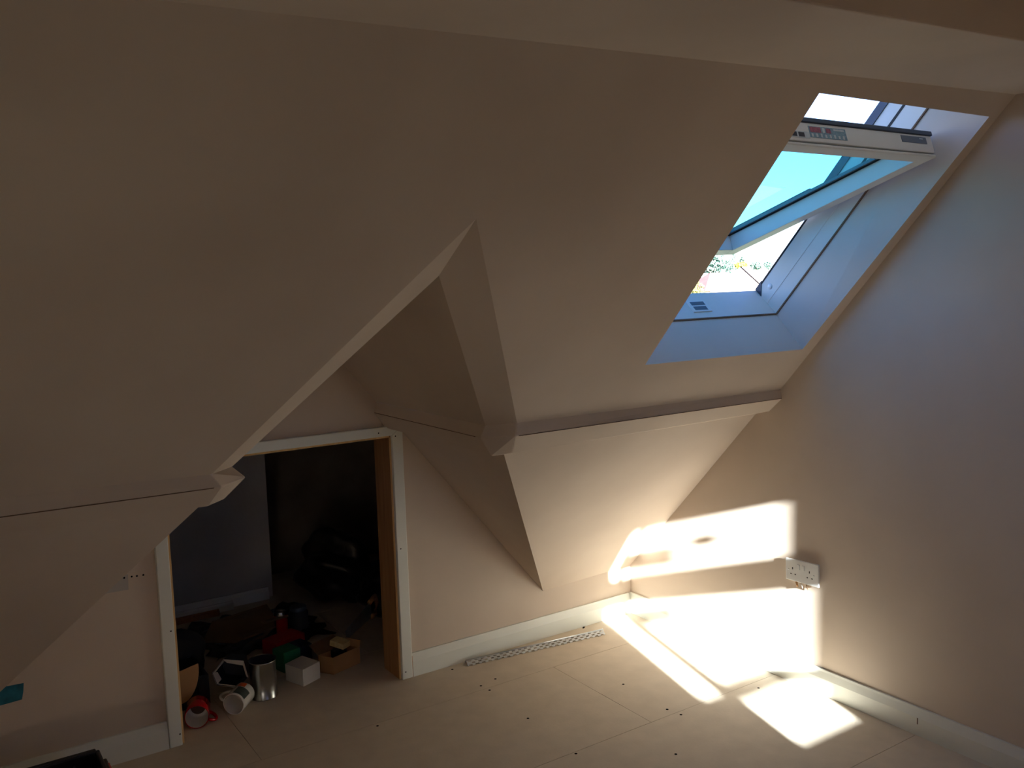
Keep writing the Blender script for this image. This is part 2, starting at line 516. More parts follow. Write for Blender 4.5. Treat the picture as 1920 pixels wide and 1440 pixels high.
# ------------------------------------------------------------------ floor of chipboard boards
fl = structure(box('floor', (XL, YB, -.05), (.0, 1.70, -.0035), GASKET))
rows = [1.69, 1.505, .905, .315, -.2825, -.8635, -1.46, -2.06, -2.66, -3.26, -3.86, YB]
joints = {4: [-.660, -3.06], 3: [-1.86, -4.2], 5: [-2.3, -4.7], 6: [-.9, -3.3]}
g = .0009
for i in range(len(rows) - 1):
    xs = [XL] + sorted(joints.get(i, [-1.2 - .8 * (i % 2), -3.6 - .8 * (i % 2)])) + [0]
    for x0, x1 in zip(xs[:-1], xs[1:]):
        z = random.uniform(-.0004, 0)
        box('floor_board', (x0 + g, rows[i + 1] + g, -.0033), (x1 - g, rows[i] - g, z), CHIP, fl)
dots = [(-.54, -.573), (-.55, -.826), (-.539, -.885), (-.158, -.906), (-.985, -.251), (-.978, -.303), (-.907, -.233), (-.99, -.578),
        (-1.003, -.874), (-.744, -1.072), (-1.448, -.302), (-.997, -.051), (-.299, -.024), (-.308, -.03)]
for dx, dy in dots:
    lathe('screw_head', [(0, .0006), (.0045, .0006), (.0052, .0001)], DARKHOLE, fl, Matrix.Translation((dx, dy, 0)), n=10)

# ------------------------------------------------------------------ skirting
HS = .0936
prof = [(0, 0), (-.018, 0), (-.018, .062), (-.010, HS - .008), (-.0085, HS), (0, HS)]      # (offset from wall, z)
def skirt_x(name, x0, x1, ymul=1, y0=0):
    bm = bmesh.new()
    bm_prism(bm, [(x0, y0 + p[0], p[1]) for p in prof], (x1 - x0, 0, 0))
    return structure(from_bm(name, bm, PRIMED))
bf = skirt_x('baseboard_front', -1.1555, -.018)
skirt_x('baseboard_front', XL, -2.0925)
box('end_shadow_gap', (-1.1575, -.016, 0.001), (-1.1556, -.001, .085), PINE_D, bf)
bm = bmesh.new()
bm_prism(bm, [(p[0], YB, p[1]) for p in prof], (0, -YB, 0))
structure(from_bm('baseboard_right', bm, PRIMED))

box('scuff', (-.0190, -1.4670, .040), (-.0178, -1.4640, .062), LINE_BROWN, bpy.data.objects['baseboard_right'])

# ------------------------------------------------------------------ cupboard door lining and architrave
d1 = structure(empty('door_1', (-1.62, 0, 0)))
AO = .020
def arch(name, pts, vec):
    return prism(name, pts, vec, PRIMED, d1, bevel=.003)
# right architrave, its top corner cut back under the recess slope
AW = .046
box_r = [(DX1 + .007, 0, 0), (-1.1585, 0, 0), (-1.1585, 0, .992), (-1.170, 0, 1.006), (DX1 + .007, 0, .978)]
prism('architrave', [(x, -AO, z) for x, y, z in box_r], (0, AO, 0), PRIMED, d1, bevel=.003)
prism('architrave', [(x, -AO, z) for x, z in ((-2.0905, 0), (DX0 - .008, 0), (DX0 - .008, .978), (-2.0905, 1.018))], (0, AO, 0), PRIMED, d1, bevel=.003)
prism('architrave', [(x, -AO, z) for x, z in ((-2.0905, 1.018), (DX0 - .008, .979), (DX1 + .007, .979), (-1.170, 1.0065), (-1.178, 1.0155))], (0, AO, 0), PRIMED, d1, bevel=.003)
# lining boards (raw timber), front edges proud
box('jamb_lining', (DX1 - .000, -.005, 0), (DX1 + .012, .131, DZ), PINE_D, d1)
box('jamb_lining', (DX0 - .012, -.005, 0), (DX0 + .0, .131, DZ), PINE_D, d1)
box('head_lining', (DX0 - .012, -.005, DZ - .014), (DX1 + .012, .131, DZ), PINE_D, d1)
box('lining_edge', (DX1 - .0005, -.0065, 0), (DX1 + .0075, -.0045, DZ - .014), PINE, d1)
box('lining_edge', (DX0 - .0085, -.0065, 0), (DX0 + .0005, -.0045, DZ - .014), PINE, d1)
box('lining_edge', (DX0, -.0065, DZ - .0145), (DX1, -.0045, DZ - .0055), PINE, d1)
for px, pz in ((-1.190, .975), (-1.188, .53), (-1.190, .03), (-1.80, .997), (-1.26, .995), (-2.055, .042), (-2.060, .41)):
    lathe('nail_hole', [(0, .0004), (.0022, .0004), (.0028, 0)], DARKHOLE, d1, Matrix.Translation((px, -AO, pz)) @ Matrix.Rotation(math.pi / 2, 4, 'X'), n=8)

# ------------------------------------------------------------------ roof window
w1 = structure(empty('window_1', tuple(S(-.43, 0, .2))))
OF0, OF1 = .174, .300        # frame depth
FX0, FX1, FA0, FA1 = -.802, -.0585, .012, .925
# plastered reveals
rev = poly('reveal', [S(-.0594, 0), S(-.0440, WA1), S(FX1 + .004, FA1 + .004, OF0), S(FX1 + .004, FA0 - .004, OF0),
                      S(WX0, 0), S(WX0, WA1), S(FX0 - .004, FA1 + .004, OF0), S(FX0 - .004, FA0 - .004, OF0)],
           [(0, 1, 2, 3), (0, 3, 7, 4), (4, 7, 6, 5), (1, 5, 6, 2)], REVEAL, w1)
def sbox(name, x0, x1, a0, a1, o0, o1, m, par=w1, bevel=.0):
    bm = bmesh.new()
    c = [S(x, a, o) for o in (o0, o1) for a in (a0, a1) for x in (x0, x1)]
    v = [bm.verts.new(p) for p in c]
    for f in ((0, 2, 3, 1), (4, 5, 7, 6), (0, 1, 5, 4), (2, 6, 7, 3), (0, 4, 6, 2), (1, 3, 7, 5)):
        bm.faces.new([v[i] for i in f])
    return from_bm(name, bm, m, par, bevel=bevel)
T = .05
sbox('frame_side', FX1, FX1 + T, FA0 - T, FA1 + T, OF0, OF1, FRAMEW)
sbox('frame_side', FX0 - T, FX0, FA0 - T, FA1 + T, OF0, OF1, FRAMEW)
sbox('frame_sill', FX0, FX1, FA0 - T, FA0, OF0, OF1, FRAMEW)
sbox('frame_head', FX0, FX1, FA1, FA1 + T, OF0, OF1, FRAMEW)
# gap between lining and frame, its shadow painted as a brown strip
sbox('lining_shadow_gap', FX1 - .001, FX1 + .004, FA0, FA1, OF0 - .003, OF0 + .002, LINE_BROWN)
sbox('lining_shadow_gap', FX0, FX1, FA0 - .004, FA0 + .001, OF0 - .003, OF0 + .002, LINE_BROWN)
# seals and stops on the frame
sbox('seal', FX1 - .0015, FX1 + .001, .46, FA1, .243, .251, GASKET)
sbox('stop', FX1 - .0015, FX1 + .001, FA0, .46, .229, .232, FRAMEW)
sbox('stop', FX1 - .001, FX1 + .001, FA0, .46, .296, .300, GASKET)
# outer covers : upper half fixed to the frame
sbox('cover', FX1 - .004, FX1 + .06, .46, FA1 + .08, .298, .326, CLAD)
sbox('cover', FX0 - .06, FX0 + .004, .46, FA1 + .08, .298, .326, CLAD)
sbox('cover', FX0, FX1, FA1, FA1 + .08, .298, .326, CLAD)
sbox('cover', FX1 - .002, FX1 + .06, FA0 - .06, .46, .300, .303, CLAD)
prism('corner_cover', [S(FX1 - .003, FA0, .268), S(FX1 - .003, FA0, .306), S(FX1 - .003, FA0 + .045, .306)], (.003, 0, 0), CLAD, w1)
lathe('plug', [(0, .002), (.010, .002), (.011, 0)], PLASTIC, w1, Matrix.Translation(S(FX1, .066, .262)) @ Matrix.Rotation(-math.pi / 2, 4, 'Y'), n=20)
# finger catch set in the sill
vx0, vx1 = -.455, -.366
cat = sbox('catch', vx0, vx1, FA0 - .001, FA0 + .004, .204, .258, PLASTIC)
for k, (oa, ob) in enumerate(((.211, .229), (.235, .252))):
    sbox('slot', vx0 + .012, vx1 - .016 + .004 * k, FA0 + .0035, FA0 + .0045, oa, ob, PLATE, cat)

# --- pivoting sash, swung about 30 degrees open
TH = math.radians(29.9)
top = (.792, .036)          # (a,o) of the room-side top edge
EA = (-math.cos(TH), math.sin(TH))      # from the top towards the bottom
NA = (math.sin(TH), math.cos(TH))       # outward normal of the sash
def Q(x, s, n):
    return S(x, top[0] + EA[0] * s + NA[0] * n, top[1] + EA[1] * s + NA[1] * n)
SX0, SX1, SL, SW, ST = -.786, -.076, .862, .054, .057
sash = poly('sash_stile', [(0, 0, 0)], [], FRAMEW, None)
bpy.data.objects.remove(sash)
sash = empty('sash', tuple(Q(-.43, SL / 2, .02)))
sash.parent = w1
sash.matrix_basis = Matrix.Translation(Q(-.43, SL / 2, .02) - S(-.43, 0, .2))
def qbox(name, x0, x1, s0, s1, n0, n1, m, bevel=.0, par=None):
    bm = bmesh.new()
    c = [Q(x, s, n) for n in (n0, n1) for s in (s0, s1) for x in (x0, x1)]
    v = [bm.verts.new(p) for p in c]
    for f in ((0, 2, 3, 1), (4, 5, 7, 6), (0, 1, 5, 4), (2, 6, 7, 3), (0, 4, 6, 2), (1, 3, 7, 5)):
        bm.faces.new([v[i] for i in f])
    return from_bm(name, bm, m, par or sash, bevel=bevel)
qbox('stile', SX1 - SW, SX1, .046, SL, 0, ST, FRAMEW, .002)
qbox('stile', SX0, SX0 + SW, .046, SL, 0, ST, FRAMEW, .002)
qbox('bottom_rail', SX0 + SW, SX1 - SW, SL - SW, SL, 0, ST, FRAMEW, .002)
qbox('top_rail', SX0, SX1, .004, .046, .013, .068, FRAMEW, .002)
qbox('control_flap', SX0 + .0, SX1, .004, .046, .0, .0085, FRAMEW, .002)
qbox('flap_groove', SX0 + .002, SX1 - .002, .012, .046, .008, .0135, GASKET)
qbox('rail_cover', SX0 - .004, SX1 + .004, -.001, .075, .068, .082, CLAD, .002)
qbox('side_cover', SX1 - .045, SX1 + .004, .43, SL + .01, .064, .082, CLAD)
qbox('side_cover', SX0 - .004, SX0 + .045, .43, SL + .01, .064, .082, CLAD)
qbox('bottom_cover', SX0, SX1, SL - .045, SL + .012, .064, .082, CLAD)
qbox('gasket', SX1 - SW - .004, SX1 - .01, .04, SL - .01, ST - .002, ST + .009, GASKET)
qbox('gasket', SX0 + .01, SX0 + SW + .004, .04, SL - .01, ST - .002, ST + .009, GASKET)
qbox('gasket', SX0 + .03, SX1 - .03, SL - SW - .004, SL - .01, ST - .002, ST + .009, GASKET)
qbox('spacer', SX1 - SW - .016, SX1 - SW - .002, .04, SL - SW, ST + .002, ST + .012, PLATE)
qbox('spacer', SX0 + SW + .002, SX0 + SW + .016, .04, SL - SW, ST + .002, ST + .012, PLATE)
qbox('spacer', SX0 + SW, SX1 - SW, SL - SW - .016, SL - SW - .002, ST + .002, ST + .012, PLATE)
qbox('pane', SX0 + .03, SX1 - .03, .03, SL - .03, ST + .004, ST + .008, GLASS)
# stickers on the end of the top rail
def sticker(name, x0, x1, n0, n1, m, lift=.0):
    return qbox(name, x0, x1, .0030 - lift, .0042, n0, n1, m)
sticker('data_plate', -.232, -.106, .040, .061, PLATE)
sticker('plate_text', -.142, -.124, .0535, .0565, STICK_W, .0004)
L0 = -.652
sticker('energy_label', L0, L0 + .158, .026, .059, STICK_B)
sticker('label_block', L0 + .004, L0 + .050, .041, .057, STICK_R, .0004)
sticker('label_block', L0 + .072, L0 + .092, .042, .056, STICK_R, .0004)
sticker('label_block', L0 + .056, L0 + .066, .042, .056, STICK_W, .0004)
sticker('label_block', L0 + .104, L0 + .150, .051, .056, STICK_W, .0004)
for k in range(8):
    sticker('label_line', L0 + .006 + k * .019, L0 + .014 + k * .019, .028, .037 + .001 * (k % 3), STICK_W, .0004)
sticker('label_strip', -.748, -.655, .022, .041, STICK_W)
sticker('label_block', -.735, -.707, .025, .038, STICK_D, .0004)
sticker('label_block', -.700, -.676, .025, .038, STICK_D, .0004)

# ================================================================== THINGS IN THE ROOM
# double socket on the right wall
so = thing('wall_socket', 'white double wall socket hanging proud of the bare plaster wall', 'socket', (0, -.992, .445))
def wyz(y, z, x): return Vector((x, y, z))
pc = [(-.9170, .4829), (-1.0664, .4895), (-1.0680, .4035), (-.9190, .4005)]
def plate(name, pts, x0, x1, m, par, bevel=.0):
    bm = bmesh.new()
    bm_prism(bm, [(x0, y, z) for y, z in pts], (x1 - x0, 0, 0))
    return from_bm(name, bm, m, par, bevel=bevel)
plate('face_plate', pc, -.013, -.0215, PLASTIC, so, .0025)
box('back_box', (-.0135, -1.055, .413), (0, -.930, .474), PLASTIC, so)
# pin holes (two outlets): earth slot, live, neutral and fixing screws
def onplate(py, pz): return (py, pz)
YO = lambda y: y + .0185
ZO = lambda z: z - .0103
for nm, y, z, hw, hh in (('earth_slot', -.9597, .4599 + .000, .0016, .0042), ('earth_slot', -1.0370, .4609, .0016, .0042)):
    pass
for (y, z, hw, hh, nm) in ((-.9505, .4497, .0016, .0042, 'earth_slot'), (-.9432, .4275, .0026, .0018, 'live_slot'), (-.9632, .4285, .0026, .0018, 'live_slot'),
                           (-1.0270, .4525, .0016, .0042, 'earth_slot'), (-1.0180, .4300, .0026, .0018, 'live_slot'), (-1.0390, .4305, .0026, .0018, 'live_slot')):
    box(nm, (-.0222, y - hw, z - hh), (-.0213, y + hw, z + hh), DARKHOLE, so)
for (y, z) in ((-.9325, .4425), (-1.0470, .4440)):
    lathe('fixing_screw', [(0, .0012), (.0022, .0010), (.0027, 0)], STEEL, so, Matrix.Translation((-.0215, y, z)) @ Matrix.Rotation(-math.pi / 2, 4, 'Y'), n=12)
for (y, z) in ((-.978, .4600), (-1.000, .4608)):
    box('rocker_switch', (-.0245, y - .0055, z - .010), (-.0212, y + .0055, z + .010), PLASTIC, so, bevel=.001)
# ragged hole and torn paper under the socket
tp = thing('torn_scrap', 'small torn cream scrap poking out beneath the double socket', 'scrap', (0, -.985, .39))
poly('flap', [(-.0005, -.955, .401), (-.019, -.962, .398), (-.024, -.972, .384), (-.010, -.968, .380)], [(0, 1, 2, 3)], CARD, tp, solid=.0012)
poly('flap', [(-.002, -.972, .404), (-.019, -.986, .402), (-.028, -1.002, .386), (-.013, -.992, .382)], [(0, 1, 2, 3)], CARDW, tp, solid=.0012)
poly('flap', [(-.002, -.990, .404), (-.015, -1.012, .404), (-.020, -1.018, .392), (-.006, -1.008, .376)], [(0, 1, 2, 3)], CARD2, tp, solid=.0012)

# perforated metal angle bead on the floor
b0, b1 = Vector((-.9300, -.047, 0)), Vector((-.2780, -.131, 0))
ang = math.atan2(b1.y - b0.y, b1.x - b0.x)
BL = (b1 - b0).length
MB = Matrix.Translation(b0) @ Matrix.Rotation(ang, 4, 'Z')
be = thing('angle_bead', 'silver perforated steel angle bead lying on the floor along the skirting', 'trim strip', tuple(b0))
def wing(sgn):
    # a strip w wide with two staggered rows of slots, folded down 45 degrees from the nose
    bm = bmesh.new()
    w = .027
    vs = [.0, .0045, .0095, .0125, .0180, .0215, w]
    n = 92
    c = math.cos(math.radians(42)); s_ = math.sin(math.radians(42))
    zt = .0195
    V = {}
    def vert(i, j):
        if (i, j) not in V:
            d = vs[j]
            V[(i, j)] = bm.verts.new(MB @ Vector((BL * i / n, sgn * d * c, zt - d * s_)))
        return V[(i, j)]
    for i in range(n):
        for j in range(len(vs) - 1):
            if j == 1 and i % 4 in (1, 2) and 0 < i < n - 1: continue
            if j == 3 and i % 4 in (3, 0) and 0 < i < n - 1: continue
            if j == 5 and i % 4 in (1, 2): continue
            bm.faces.new((vert(i, j), vert(i + 1, j), vert(i + 1, j + 1), vert(i, j + 1)))
    o = from_bm('perforated_wing', bm, GALV, be)
    m = o.modifiers.new('solid', 'SOLIDIFY'); m.thickness = .0008
    return o
wing(1); wing(-1)
tube('nose', [MB @ Vector((0, 0, .0190)), MB @ Vector((BL, 0, .0190))], .0026, STEEL, be, n=10)

# pale patch with a row of drilled holes, high on the left of the knee wall
tag(poly('filler_patch', [(-2.30, -.0012, .579), (-2.1795, -.0012, .5765), (-2.1775, -.0012, .628), (-2.30, -.0012, .632)], [(0, 1, 2, 3)], GREYP, solid=.002),
    'pale grey filler patch half hidden behind the left slope above the skirting', 'patch')
for hx, hz in ((-2.190, .6185), (-2.1664, .6175), (-2.1500, .616), (-2.1300, .6155)):
    lathe('drill_hole', [(0, .0005), (.0028, .0005), (.0034, 0)], DARKHOLE, wf, Matrix.Translation((hx, 0 if hx > -2.18 else -.0023, hz)) @ Matrix.Rotation(math.pi / 2, 4, 'X'), n=8)
# teal tape
tag(poly('tape_strip', [(-2.64, -.001, .350), (-2.506, -.001, .344), (-2.509, -.001, .318), (-2.515, -.001, .2925), (-2.58, -.001, .290), (-2.64, -.001, .286)], [(0, 1, 2, 3, 4, 5)], TEAL, solid=.0014),
    'strip of teal blue tape stuck on the plaster at the far left edge', 'tape')

# open black tool tote at the lower left
tb = thing('tool_tote', 'open black plastic tool tote with red trim on the floor', 'toolbox', (-2.56, -.42, 0))
TX0, TX1, TY0, TY1, TZ = -2.82, -2.345, -.56, -.290, .198
bm = bmesh.new()
th = .012
bm_box(bm, (TX0, TY0, 0), (TX1, TY1, .02))
bm_box(bm, (TX0, TY1 - th, .02), (TX1, TY1, TZ))
bm_box(bm, (TX0, TY0, .02), (TX1, TY0 + th, TZ))
bm_box(bm, (TX0, TY0 + th, .02), (TX0 + th, TY1 - th, TZ))
bm_box(bm, (TX1 - th, TY0 + th, .02), (TX1, TY1 - th, TZ))
from_bm('tub', bm, BLACKP, tb, bevel=.004)
for x in (-2.50, -2.42):
    box('divider', (x, TY0 + th, .02), (x + .005, TY1 - th, .175), BLACKP, tb)
box('divider', (TX0 + th, -.375, .02), (-2.505, -.370, .165), BLACKP, tb)
box('rim', (TX0 - .006, TY1 - .008, TZ - .01), (TX1 - .01, TY1 + .006, TZ + .004), BLACKP, tb, bevel=.004)
box('rim', (TX1 - .004, TY0, TZ - .03), (TX1 + .008, TY1 - .06, TZ - .004), BLACKP, tb, bevel=.004)
box('latch', (TX1 + .002, -.356, .10), (TX1 + .012, -.332, .186), BLACKP, tb, bevel=.005)
box('red_trim', (TX1 + .001, -.55, .09), (TX1 + .015, -.358, .184), REDP, tb, bevel=.005)

# ------------------------------------------------------------------ things on the cupboard floor
def place(origin, dirv, up=(0, 0, 1)):
    """matrix whose local Z runs along dirv"""
    z = Vector(dirv).normalized()
    x = Vector(up).cross(z).normalized()
    y = z.cross(x)
    return Matrix.Translation(origin) @ Matrix((x, y, z)).transposed().to_4x4()

def mug(name, label, rim, axis, r, h, outer, inner, hang):
    t = thing(name, label, 'mug', tuple(rim))
    M = place(rim, axis)
    lathe('body', [(r - .003, .001), (r - .0006, 0), (r, .002), (r, h - .006), (r - .005, h), (r - .012, h), (r - .014, h - .002), (0, h - .002)], outer, t, M)
    lathe('inside', [(r - .0032, .0012), (r - .0034, h - .010), (r - .010, h - .006), (0, h - .006)], inner, t, M)
    lathe('stain', [(r - .016, h - .0068), (0, h - .0068)], TEA, t, M, n=20)
    pts = []
    for k in range(13):
        u = math.pi * k / 12
        pts.append((math.cos(hang) * (r - .001 + .030 * math.sin(u)), math.sin(hang) * (r - .001 + .030 * math.sin(u)), h * .5 - .034 * math.cos(u)))
    tube('handle', [M @ Vector(p) for p in pts], .0058, outer, t, n=8)
    return t, M
mug('mug', 'red mug with white inside lying on its side by the doorway post',
    Vector((-1.975, .070, .043)), (.30, .95, -.04), .0425, .098, CERR, CERW, math.pi * 1.02 + .42)
t, M = mug('mug', 'white mug printed with a picture lying on its side beside the tin',
           Vector((-1.838, .092, .042)), (.66, .74, .02), .0405, .100, CERW, CERW, 0.15)
# picture printed on the glaze, wrapped on the body
def wrap(name, a0, a1, z0, z1, r, m):
    bm = bmesh.new(); n = 10
    A = [bm.verts.new(M @ Vector((r * math.cos(a0 + (a1 - a0) * i / n), r * math.sin(a0 + (a1 - a0) * i / n), z0))) for i in range(n + 1)]
    B = [bm.verts.new(M @ Vector((r * math.cos(a0 + (a1 - a0) * i / n), r * math.sin(a0 + (a1 - a0) * i / n), z1))) for i in range(n + 1)]
    for i in range(n):
        bm.faces.new((A[i], A[i + 1], B[i + 1], B[i]))
    from_bm(name, bm, m, t, smooth=True)
wrap('printed_picture', 1.45, 2.75, .010, .060, .0408, PRINTD)
wrap('printed_picture', 1.25, 2.0, .064, .090, .0408, PRINTO)

tn = thing('tin_can', 'shiny unlabelled steel tin standing open beside the white mug', 'tin', (-1.693, .186, 0))
MT = Matrix.Translation((-1.693, .186, 0))
prof_t = [(0, .002), (.049, .002), (.0515, 0), (.0515, .003), (.050, .005)]
for k in range(3):
    z = .045 + k * .03
prof_t += [(.050, .139), (.0520, .141), (.0522, .145), (.0505, .146), (.0490, .143)]
lathe('can_body', prof_t, TINM, tn, MT, n=40)
lathe('inside', [(.0490, .143), (.0486, .008), (0, .008)], NAVY, tn, MT, n=40)

def carton(name, label, cat, p_front, v_r, v_l, h, m, lid=True, flap=False, lean=0):
    t = thing(name, label, cat, tuple(p_front))
    f = Vector(p_front); r = Vector(v_r); l = Vector(v_l); u = Vector((0, 0, h))
    if lid:
        bm = bmesh.new()
        bm_prism(bm, [f, f + r, f + r + l, f + l], u)
        from_bm('carton_body', bm, m, t, bevel=.0015)
    else:
        th = .004
        for a, b, hh in ((f, f + r, h), (f + r, f + r + l, h), (f + r + l, f + l, h * 1.0), (f + l, f, h)):
            d = (b - a).normalized()
            nrm = Vector((-d.y, d.x, 0)) * th
            bm = bmesh.new()
            bm_prism(bm, [a, b, b + nrm, a + nrm], (0, 0, hh))
            from_bm('side_panel', bm, m, t)
        bm = bmesh.new()
        bm_prism(bm, [f, f + r, f + r + l, f + l], (0, 0, .004))
        from_bm('bottom_panel', bm, m, t)
    return t
t = carton('box', 'small white card box sitting on the floor in front', 'box', (-1.543, .165, 0), (.085, .037, 0), (-.036, .100, 0), .069, CARDW)
box('tuck_flap', (0, 0, 0), (.0005, .03, .055), CARDW, t, Matrix.Translation((-1.5478, .1685, .008)) @ Matrix.Rotation(math.atan2(.1, -.036) - math.pi / 2, 4, 'Z'))
t = carton('box', 'open brown cardboard box beneath the pale wood offcut', 'box', (-1.404, .197, 0), (.134, .040, 0), (-.040, .062, 0), .070, CARD, lid=False)
poly('top_flap', [(-1.270, .237, .070), (-1.310, .299, .070), (-1.302, .302, .098), (-1.262, .244, .094)], [(0, 1, 2, 3)], CARD, t, solid=.003)
poly('top_flap', [(-1.444, .259, .070), (-1.310, .299, .070), (-1.330, .370, .096), (-1.450, .335, .088)], [(0, 1, 2, 3)], CARD2, t, solid=.003)
# paperback like dark pad inside, carrying the block
tag(box('foam_pad', (-.030, -.010, 0), (.030, .026, .075), SHEETB, None, Matrix.Translation((-1.352, .247, .0055)) @ Matrix.Rotation(.29, 4, 'Z'), bevel=.006),
    'black foam pad stuffed inside the open brown cardboard box', 'pad')
MW = Matrix.Translation((-1.343, .262, .0945)) @ Matrix.Rotation(.55, 4, 'Z') @ Matrix.Rotation(math.radians(8), 4, 'X')
tag(box('wood_offcut', (-.024, -.032, -.010), (.024, .036, .014), WOODBLK, None, MW, bevel=.001),
    'pale wood offcut balanced on top of the brown cardboard box', 'offcut')

t = carton('box', 'green card box with a dark lid behind the white box', 'box', (-1.560, .330, 0), (.130, .030, 0), (-.02, .080, 0), .085, GREENC)
poly('lid', [(-1.484, .344, .0862), (-1.430, .357, .0862), (-1.450, .437, .0862), (-1.504, .424, .0862)], [(0, 1, 2, 3)], NAVY, t, solid=.002)
box('end_panel', (0, -.0008, .0), (.055, -.0003, .0855), NAVY, t, Matrix.Translation((-1.484, .3465, 0)) @ Matrix.Rotation(math.atan2(.030, .130), 4, 'Z'))
t = carton('box', 'low red plastic case lying behind the green box', 'box', (-1.550, .450, 0), (.145, .050, 0), (-.03, .09, 0), .082, REDP)
t2 = thing('can', 'red drinks can standing in the clutter near the back', 'can', (-1.430, .735, 0))
MC = Matrix.Translation((-1.430, .735, 0))
lathe('can_body', [(0, .006), (.020, .004), (.026, 0), (.0325, .010), (.033, .012), (.033, .100)], CERR, t2, MC, n=28)
lathe('can_top', [(.033, .100), (.0265, .113), (.0265, .115), (.0245, .115), (.0235, .111), (0, .111)], TINM, t2, MC, n=28)
bm = bmesh.new(); wrapn = 8
A = [(.0333 * math.cos(2.9 + .12 * i), .0333 * math.sin(2.9 + .12 * i)) for i in range(wrapn)]
va = [bm.verts.new(MC @ Vector((x, y, .015))) for x, y in A]; vb = [bm.verts.new(MC @ Vector((x, y, .096))) for x, y in A]
for i in range(wrapn - 1): bm.faces.new((va[i], va[i + 1], vb[i + 1], vb[i]))
from_bm('silver_band', bm, TINM, t2)
jar = thing('jar', 'round dull grey plastic jar next to the red drinks can', 'jar', (-1.335, .765, 0))
MJ = Matrix.Translation((-1.335, .765, 0))
lathe('jar_body', [(0, 0), (.040, 0), (.044, .006), (.044, .078), (.036, .090), (.034, .092)], DGREY, jar, MJ, n=28)
lathe('jar_lid', [(.0372, .090), (.0372, .106), (.034, .109), (0, .109)], PLATE, jar, MJ, n=28)

# torn black carton with white lining, lying open towards the room
tc = thing('torn_carton', 'torn dark carton with white lining lying open above the white mug', 'carton', (-1.775, .235, .0))
MC2 = place(Vector((-1.805, .225, .105)), (.45, .85, -.10))
shape = [(.050, -.040), (.066, .006), (.022, .056), (-.050, .044), (-.064, -.020), (-.030, -.056)]
bm = bmesh.new(); n = len(shape)
fr = [bm.verts.new(MC2 @ Vector((x, y, random.uniform(-.006, .010)))) for x, y in shape]
bk = [bm.verts.new(MC2 @ Vector((x * .82, y * .82, .105))) for x, y in shape]
for i in range(n): bm.faces.new((fr[i], fr[(i + 1) % n], bk[(i + 1) % n], bk[i]))
bm.faces.new(bk)
o = from_bm('carton_body', bm, NAVY, tc)
mm = o.modifiers.new('solid', 'SOLIDIFY'); mm.thickness = .002
def strip3(name, pts, m, par):
    return poly(name, [MC2 @ Vector(p) for p in pts], [tuple(range(len(pts)))], m, par, solid=.0012)
strip3('torn_edge', [(.024, .057, -.006), (-.052, .045, -.004), (-.046, .026, .004), (.012, .040, .004)], CARDW, tc)
strip3('torn_edge', [(.022, .057, -.004), (.067, .006, -.004), (.058, .004, .002), (.024, .046, .002)], GREYP, tc)
strip3('torn_edge', [(.067, .006, -.004), (.052, -.040, -.004), (.034, -.020, .003), (.048, .008, .003)], GREYP, tc)
strip3('torn_edge', [(-.030, -.057, -.003), (.050, -.041, -.003), (.048, -.036, .003), (-.028, -.052, .003)], CARDW, tc)
strip3('torn_edge', [(-.051, .045, -.002), (-.066, -.020, -.002), (-.058, -.018, .004), (-.044, .038, .004)], GREYP, tc)

# black crate behind the red mug, tan half-round card and grey sack above
ck = thing('crate', 'black plastic crate standing in the shade behind the red mug', 'crate', (-1.94, .36, 0))
bm = bmesh.new()
bm_box(bm, (-2.03, .245, 0), (-1.88, .47, .012))
bm_box(bm, (-2.03, .245, .012), (-1.88, .255, .115))
bm_box(bm, (-2.03, .46, .012), (-1.88, .47, .115))
bm_box(bm, (-2.03, .255, .012), (-2.02, .46, .115))
bm_box(bm, (-1.89, .255, .012), (-1.88, .46, .115))
from_bm('crate_body', bm, BLACKP, ck, bevel=.003)
for k in range(3):
    box('rib', (-2.00 + k * .04, .2405, .015), (-1.985 + k * .04, .2455, .110), BLACKP, ck)
pts = [(-.115, 0, 0), (.075, 0, 0)]
arc = [(.075 * math.cos(a) - .0, -.118 * math.sin(a)) for a in [i * math.pi / 2 / 12 for i in range(13)]]
hp = [(-.060, .0)] + [(x, z) for x, z in arc]
MH = Matrix.Translation((-1.990, .220, .158)) @ Matrix.Rotation(math.radians(12), 4, 'Z') @ Matrix.Rotation(math.radians(-8), 4, 'X')
bm = bmesh.new()
bm_prism(bm, [(x, 0, z + .10 * (x + .06) * .9) for x, z in [(-.060, .0), (.075, 0)] + arc[1:] + [(-.060, -.118)]], (0, .005, 0), MH)
tag(from_bm('card_offcut', bm, CARD), 'tan card offcut with a rounded edge leaning just inside the left post', 'offcut')
def blob(name, c, r, m, amp=.15, sub=3, seed=1, par=None, fl=True):
    bm = bmesh.new()
    bmesh.ops.create_icosphere(bm, subdivisions=sub, radius=1)
    rnd = random.Random(seed)
    ph = [(rnd.uniform(2, 5), rnd.uniform(2, 5), rnd.uniform(2, 5), rnd.uniform(0, 6)) for _ in range(5)]
    for v in bm.verts:
        d = v.co.copy()
        k = 1 + amp * sum(math.sin(a * d.x + b * d.y + c2 * d.z + p) for a, b, c2, p in ph) / 2.2
        v.co = Vector((c[0] + r[0] * d.x * k, c[1] + r[1] * d.y * k, c[2] + r[2] * d.z * k))
        if fl and v.co.z < .002: v.co.z = .002
    o = from_bm(name, bm, m, par, smooth=True)
    return o
tag(blob('sack', (-1.94, .56, .09), (.13, .085, .115), DGREY, .12, 3, 4), 'dark grey crumpled sack behind the tan card offcut', 'sack')
